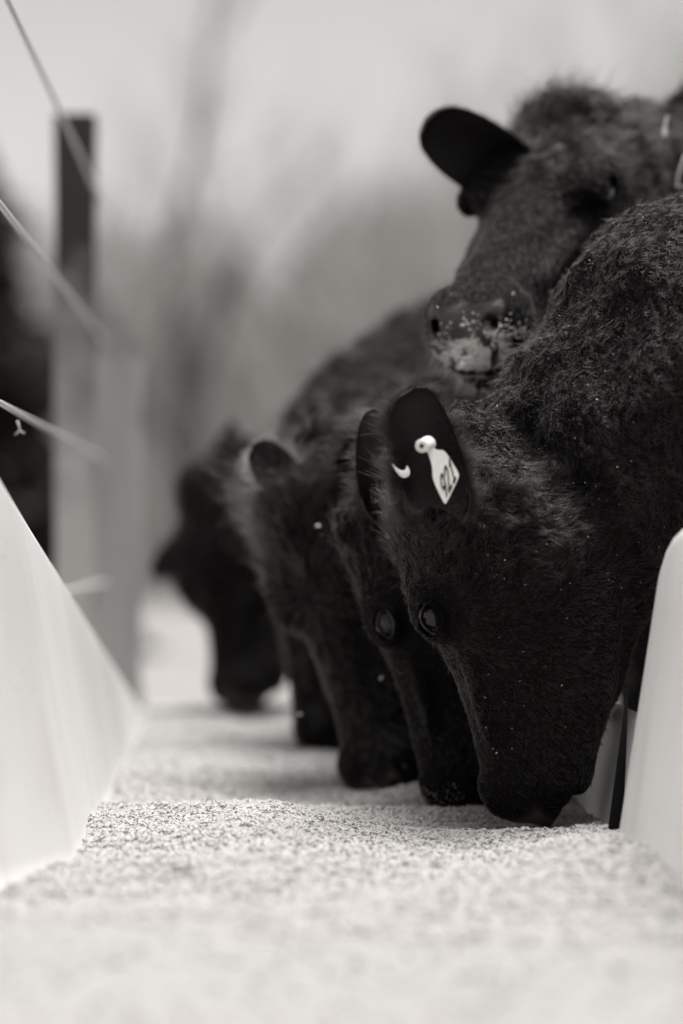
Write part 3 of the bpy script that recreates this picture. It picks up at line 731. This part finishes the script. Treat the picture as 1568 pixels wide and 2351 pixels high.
# cow E: far end
f, n, s = (.08, -.1, -.98), (-.90, -.42, -.16), 1.17
oE = org(P(560, 1600, 5.35), (.43, 0, -.07), f, n, s)
E = make_cow('farthest black cow at the far end of the trough, blurred, head lowest left', oE, f, n, s,
    [(P(540, 1290, 5.45), .15, .15), (P(640, 1240, 5.5), .15, .17), ((.40, 5.62, .98), .19, .24)],
    (.90, 5.75, 1.08), (-1, 0, 0), fine=.012, hair=ni(12000), hair_r=.0010, hair_len=1.6, group=G_,
    ears=[dict(wb=P(440, 1240, 5.45), tip=P(352, 1325, 5.45), open=(-.2, -.9, 0), W=.034, hair=ni(600)), dict(base=(.022, .080, -.045), d=(.6, -.7, .3), open=(-.5, -.8, 0), L=.13, hair=ni(600))])
# cow G: head raised behind A
f, n, s = (-.40, -.66, -.63), (-.30, -.50, .80), 1.20
oG = org(P(1156, 722, 3.45), (.41, .040, -.045), f, n, s)
G = make_cow('black cow with its head raised over the others, feed dust on its muzzle', oG, f, n, s,
    [(P(1450, 450, 3.97), .13, .155), (P(1480, 600, 4.05), .17, .19), ((.72, 4.0, 1.18), .19, .24)],
    (1.05, 3.95, 1.10), (-1, -.05, 0), fine=.006, hair=ni(150000), hair_r=.00026, hair_len=1.0, poll=1.9, ws=1.07, head_mouth=.006,
    ears=[dict(wb=P(1205, 395, 3.74), tip=P(972, 268, 3.62), open=(-.05, -.90, -.42), W=.056, cup=.75, hair=ni(3000), fr=.010),
          dict(wb=P(1510, 330, 3.9), tip=P(1640, 215, 4.0), open=(.2, -.95, -.1), W=.045, hair=ni(3000))])
#==DETAILS==
def strip_poly(pts, dfun, th=.0016):
    """solid plate from display-plane outline placed on its own tilted plane"""
    front = [P(u, v, dfun(u, v)) for u, v in pts]; back = [q + np.array([0, th, 0]) for q in front]; n = len(pts)
    V = front + back; F = [tuple(range(n)), tuple(range(2 * n - 1, n - 1, -1))] + [(i, i + n, (i + 1) % n + n, (i + 1) % n) for i in range(n)]
    return V, F
def Dz(x, y): return ((1300 + x * .3189) * .6272, (1350 + y * .3189) * .6272)
def round_poly(p, it=2):
    for _ in range(it):
        q = []
        for i in range(len(p)):
            a, b = np.array(p[i]), np.array(p[(i + 1) % len(p)]); q += [tuple(a * .82 + b * .18), tuple(a * .18 + b * .82)]
        p = q
    return p
dtag = lambda u, v: 2.945 + (u - 1000) * .00022
tg = empty('ear_tag', tuple(P(985, 1030, 2.945) - A['base'])); tg.parent = A['root']; tg['label'] = 'pale ear tag printed 921'
out = round_poly([Dz(*q) for q in [(795, 830), (850, 850), (930, 932), (1030, 935), (1192, 1200), (1185, 1262), (1045, 1548), (1022, 1548), (892, 1275), (884, 1110), (835, 955), (800, 930)]])
V, F = strip_poly(out, dtag); b = MB(); b.add(V, F); b.build('tag_plate', M_tag, tg, False)
b = MB(); c0 = P(*Dz(765, 885), 2.922); c1 = P(*Dz(815, 870), 2.945)
ax_ = (c0 - c1); b.tube([c1 - ax_ * .4, c1 + ax_ * .3, c0, c0 + ax_ * .02], [.0100, .0085, .0082, .0060], 20); b.build('button', M_tag, tg, True)
b = MB(); b.tube([c0 + ax_ * .03, c0 + ax_ * .06], [.0030, .0028], 16); b.build('button_hole', M_ink, tg, False)
orgn = np.array(Dz(1030, 1520)); ur = (np.array(Dz(1175, 1235)) - orgn) / 2.75; uu = (np.array(Dz(962, 1235)) - orgn) * .92
ring = [(.40 + .29 * math.cos(a), .70 + .27 * math.sin(a)) for a in np.linspace(-.2, 6.08, 26)]
def glyph(strokes, off, wdt=.085):
    b = MB()
    for st_ in strokes:
        st_ = np.array(st_, float); n = len(st_); Lp = []; Rp = []
        for i in range(n):
            t = st_[min(i + 1, n - 1)] - st_[max(i - 1, 0)]; t /= np.linalg.norm(t); nn = np.array([-t[1], t[0]]) * wdt
            Lp.append(st_[i] + nn); Rp.append(st_[i] - nn)
        def to(q, dd):
            uv = orgn + ur * (q[0] + off) * 1.0 + uu * q[1] * (1.0 - .0 * off); return P(uv[0], uv[1], dtag(*uv) - dd)
        V = [to(q, .0008) for q in Lp + Rp] + [to(q, .0001) for q in Lp + Rp]; F = []
        for i in range(n - 1):
            F += [(i, i + 1, n + i + 1, n + i), (2 * n + i, 3 * n + i, 3 * n + i + 1, 2 * n + i + 1), (i, 2 * n + i, 2 * n + i + 1, i + 1), (n + i, n + i + 1, 3 * n + i + 1, 3 * n + i)]
        F += [(0, n, 3 * n, 2 * n), (n - 1, 3 * n - 1, 4 * n - 1, 2 * n - 1)]
        b.add(V, F)
    o = b.build('digit', M_ink, tg, False); return o
glyph([ring, [(.69, .70), (.68, .45), (.60, .20), (.42, .02)]], 0)['label'] = 'printed 9'
glyph([[(.08, .74), (.14, .88), (.28, .97), (.45, .98), (.60, .90), (.66, .76), (.60, .58), (.40, .34), (.10, .07)], [(.04, .06), (.76, .06)]], .86)['label'] = 'printed 2'
glyph([[(.16, .74), (.42, .97)], [(.42, 1.02), (.42, .0)], [(.12, .05), (.74, .05)]], 1.76, .08)['label'] = 'printed 1'
dcl = lambda u, v: 2.965
V, F = strip_poly([Dz(*q) for q in [(415, 1080), (470, 1180), (520, 1235), (565, 1252), (612, 1238), (630, 1205), (626, 1165), (595, 1108), (585, 1150), (560, 1168), (525, 1170), (480, 1140)]], dcl, .006)
b = MB(); b.add(V, F); b.build('ear_clip', M_tag, A['root'], True, .001)
V, F = strip_poly([Dz(*q) for q in [(528, 1290), (532, 1370), (545, 1440), (580, 1500), (602, 1520), (600, 1460), (575, 1360), (550, 1310)]], lambda u, v: 3.07, .002)
b = MB(); b.add(V, F); b.build('rear_tag_plate', M_tag, A['root'], False)
# ear tag strips of the raised cow, cut by the right edge of the photograph
gt = empty('ear_tag', tuple(P(1560, 380, 3.75) - G['base'])); gt.parent = G['root']; gt['label'] = 'pale rimmed tag at the right ear edge'
dg = lambda u, v: 3.70
V, F = strip_poly([(1552, 428), (1556, 400), (1568, 358), (1600, 330), (1625, 380), (1606, 430), (1565, 432)], dg); b = MB(); b.add(V, F); b.build('tag_plate', M_tag, gt, False)
V, F = strip_poly([(1557, 423), (1560, 402), (1571, 368), (1598, 345), (1616, 380), (1600, 422), (1568, 426)], lambda u, v: 3.698); b = MB(); b.add(V, F); b.build('tag_print', M_ink, gt, False)
V, F = strip_poly([(1524, 314), (1519, 304), (1526, 276), (1531, 264), (1534, 268), (1530, 290), (1532, 312)], dg); b = MB(); b.add(V, F); b.build('ear_clip', M_tag, G['root'], False)

# feed dust and crumbs
def crumbs_on(cow, n, size, sel, name, lab, extra=None):
    V, F = cow['V'], cow['F']; fc = V[F].mean(1); lf = ((fc - cow['origin']) @ cow['R'].T) / cow['s']
    w = sel(fc, lf).astype(float); fn = np.cross(V[F[:, 2]] - V[F[:, 0]], V[F[:, 3]] - V[F[:, 1]]); w *= ((fn * (np.array([0, 0, CZ]) - fc)).sum(1) > 0) + .08; p, nn, fi, _ = tri_sample(V, F, n, w)
    p = p + nn * (size * .6)
    if extra is not None: p = np.concatenate([p, extra]); 
    sz = size * rng.uniform(.5, 1.3, len(p))
    Vg, Fg = grains(p[:, 0], p[:, 1], p[:, 2], sz); 
    o = mesh_obj(name, Vg, Fg, M_crumb, None, False); tag(o, lab, None, None, 'stuff'); return o
crumbs_on(B, 260, .0007, lambda fc, lf: (lf[:, 0] > .40) & (lf[:, 2] > -.08), 'feed_dust', 'pale dust on the muzzle of the second cow')
crumbs_on(Cc, 500, .0012, lambda fc, lf: (lf[:, 0] > .41) & (vnoise(fc * 60) > 0), 'feed_dust', 'pale dust on the muzzle of the shaggy cow')
crumbs_on(G, 2800, .0013, lambda fc, lf: np.exp(-(((lf[:, 0] - .435) / .030) ** 2 + ((lf[:, 1] - .012) / .034) ** 2 + ((lf[:, 2] + .078) / .024) ** 2)) * (np.abs(lf[:, 2] + .104) > .006) * np.clip(.2 + vnoise(fc * 75), 0, 1)
    + .35 * np.exp(-(((lf[:, 0] - .41) / .03) ** 2 + ((lf[:, 1] - .01) / .03) ** 2 + ((lf[:, 2] + .135) / .02) ** 2)) * np.clip(vnoise(fc * 110) + .1, 0, 1), 'feed_dust', 'pale feed dust caked on the nose and lips of the raised cow')
crumbs_on(A, 170, .0009, lambda fc, lf: (fc[:, 0] < .75) & (vnoise(fc * 9) > .0) & (lf[:, 0] < .36), 'feed_dust', 'tiny pale feed specks caught in the coat of the nearest cow')
ex = [P(1048, 922, 3.50), P(1062, 968, 3.45), P(730, 1207, 3.60), P(847, 1218, 3.42), P(875, 1557, 3.55), P(688, 1640, 3.7), P(1005, 705, 3.3), P(1090, 1000, 3.4)]
Xc = np.array(ex); Vg, Fg = grains(Xc[:, 0], Xc[:, 1], Xc[:, 2], np.array([.0030, .0024, .0036, .0036, .0026, .003, .0014, .0012]))
tag(mesh_obj('falling_crumbs', Vg, Fg, M_crumb, None, False), 'loose pale feed bits flying between the feeding heads', None, None, 'stuff')
# dusty whiskers on the raised muzzle
M_whisk = fur_mat('dusty whisker', (.45, .43, .40), .5)
def whiskers(cow, n, sel, L, name='whiskers', mat=None, rad=.00025):
    V, F = cow['V'], cow['F']; fc = V[F].mean(1); lf = ((fc - cow['origin']) @ cow['R'].T) / cow['s']
    p, nn, fi, _ = tri_sample(V, F, n, sel(fc, lf).astype(float)); K = 5; t = np.linspace(0, 1, K)[None, :, None]
    d = nn * .8 + cow['R'][0] * .5 + rng.normal(0, .2, p.shape) + np.array([0, 0, -.25]); d /= np.linalg.norm(d, axis=1, keepdims=True)
    LL = (L * rng.uniform(.4, 1.2, n))[:, None, None]
    pts = p[:, None] + d[:, None] * t * LL + np.array([0, 0, -.3]) * t ** 2 * LL
    hairs_obj(name, None, pts, np.full(n, rad), cow['root'], mat or M_whisk)
whiskers(G, 900, lambda fc, lf: (lf[:, 0] > .385) & (lf[:, 2] < -.07) & (np.abs(lf[:, 2] + .104) > .012), .022, rad=.00034)
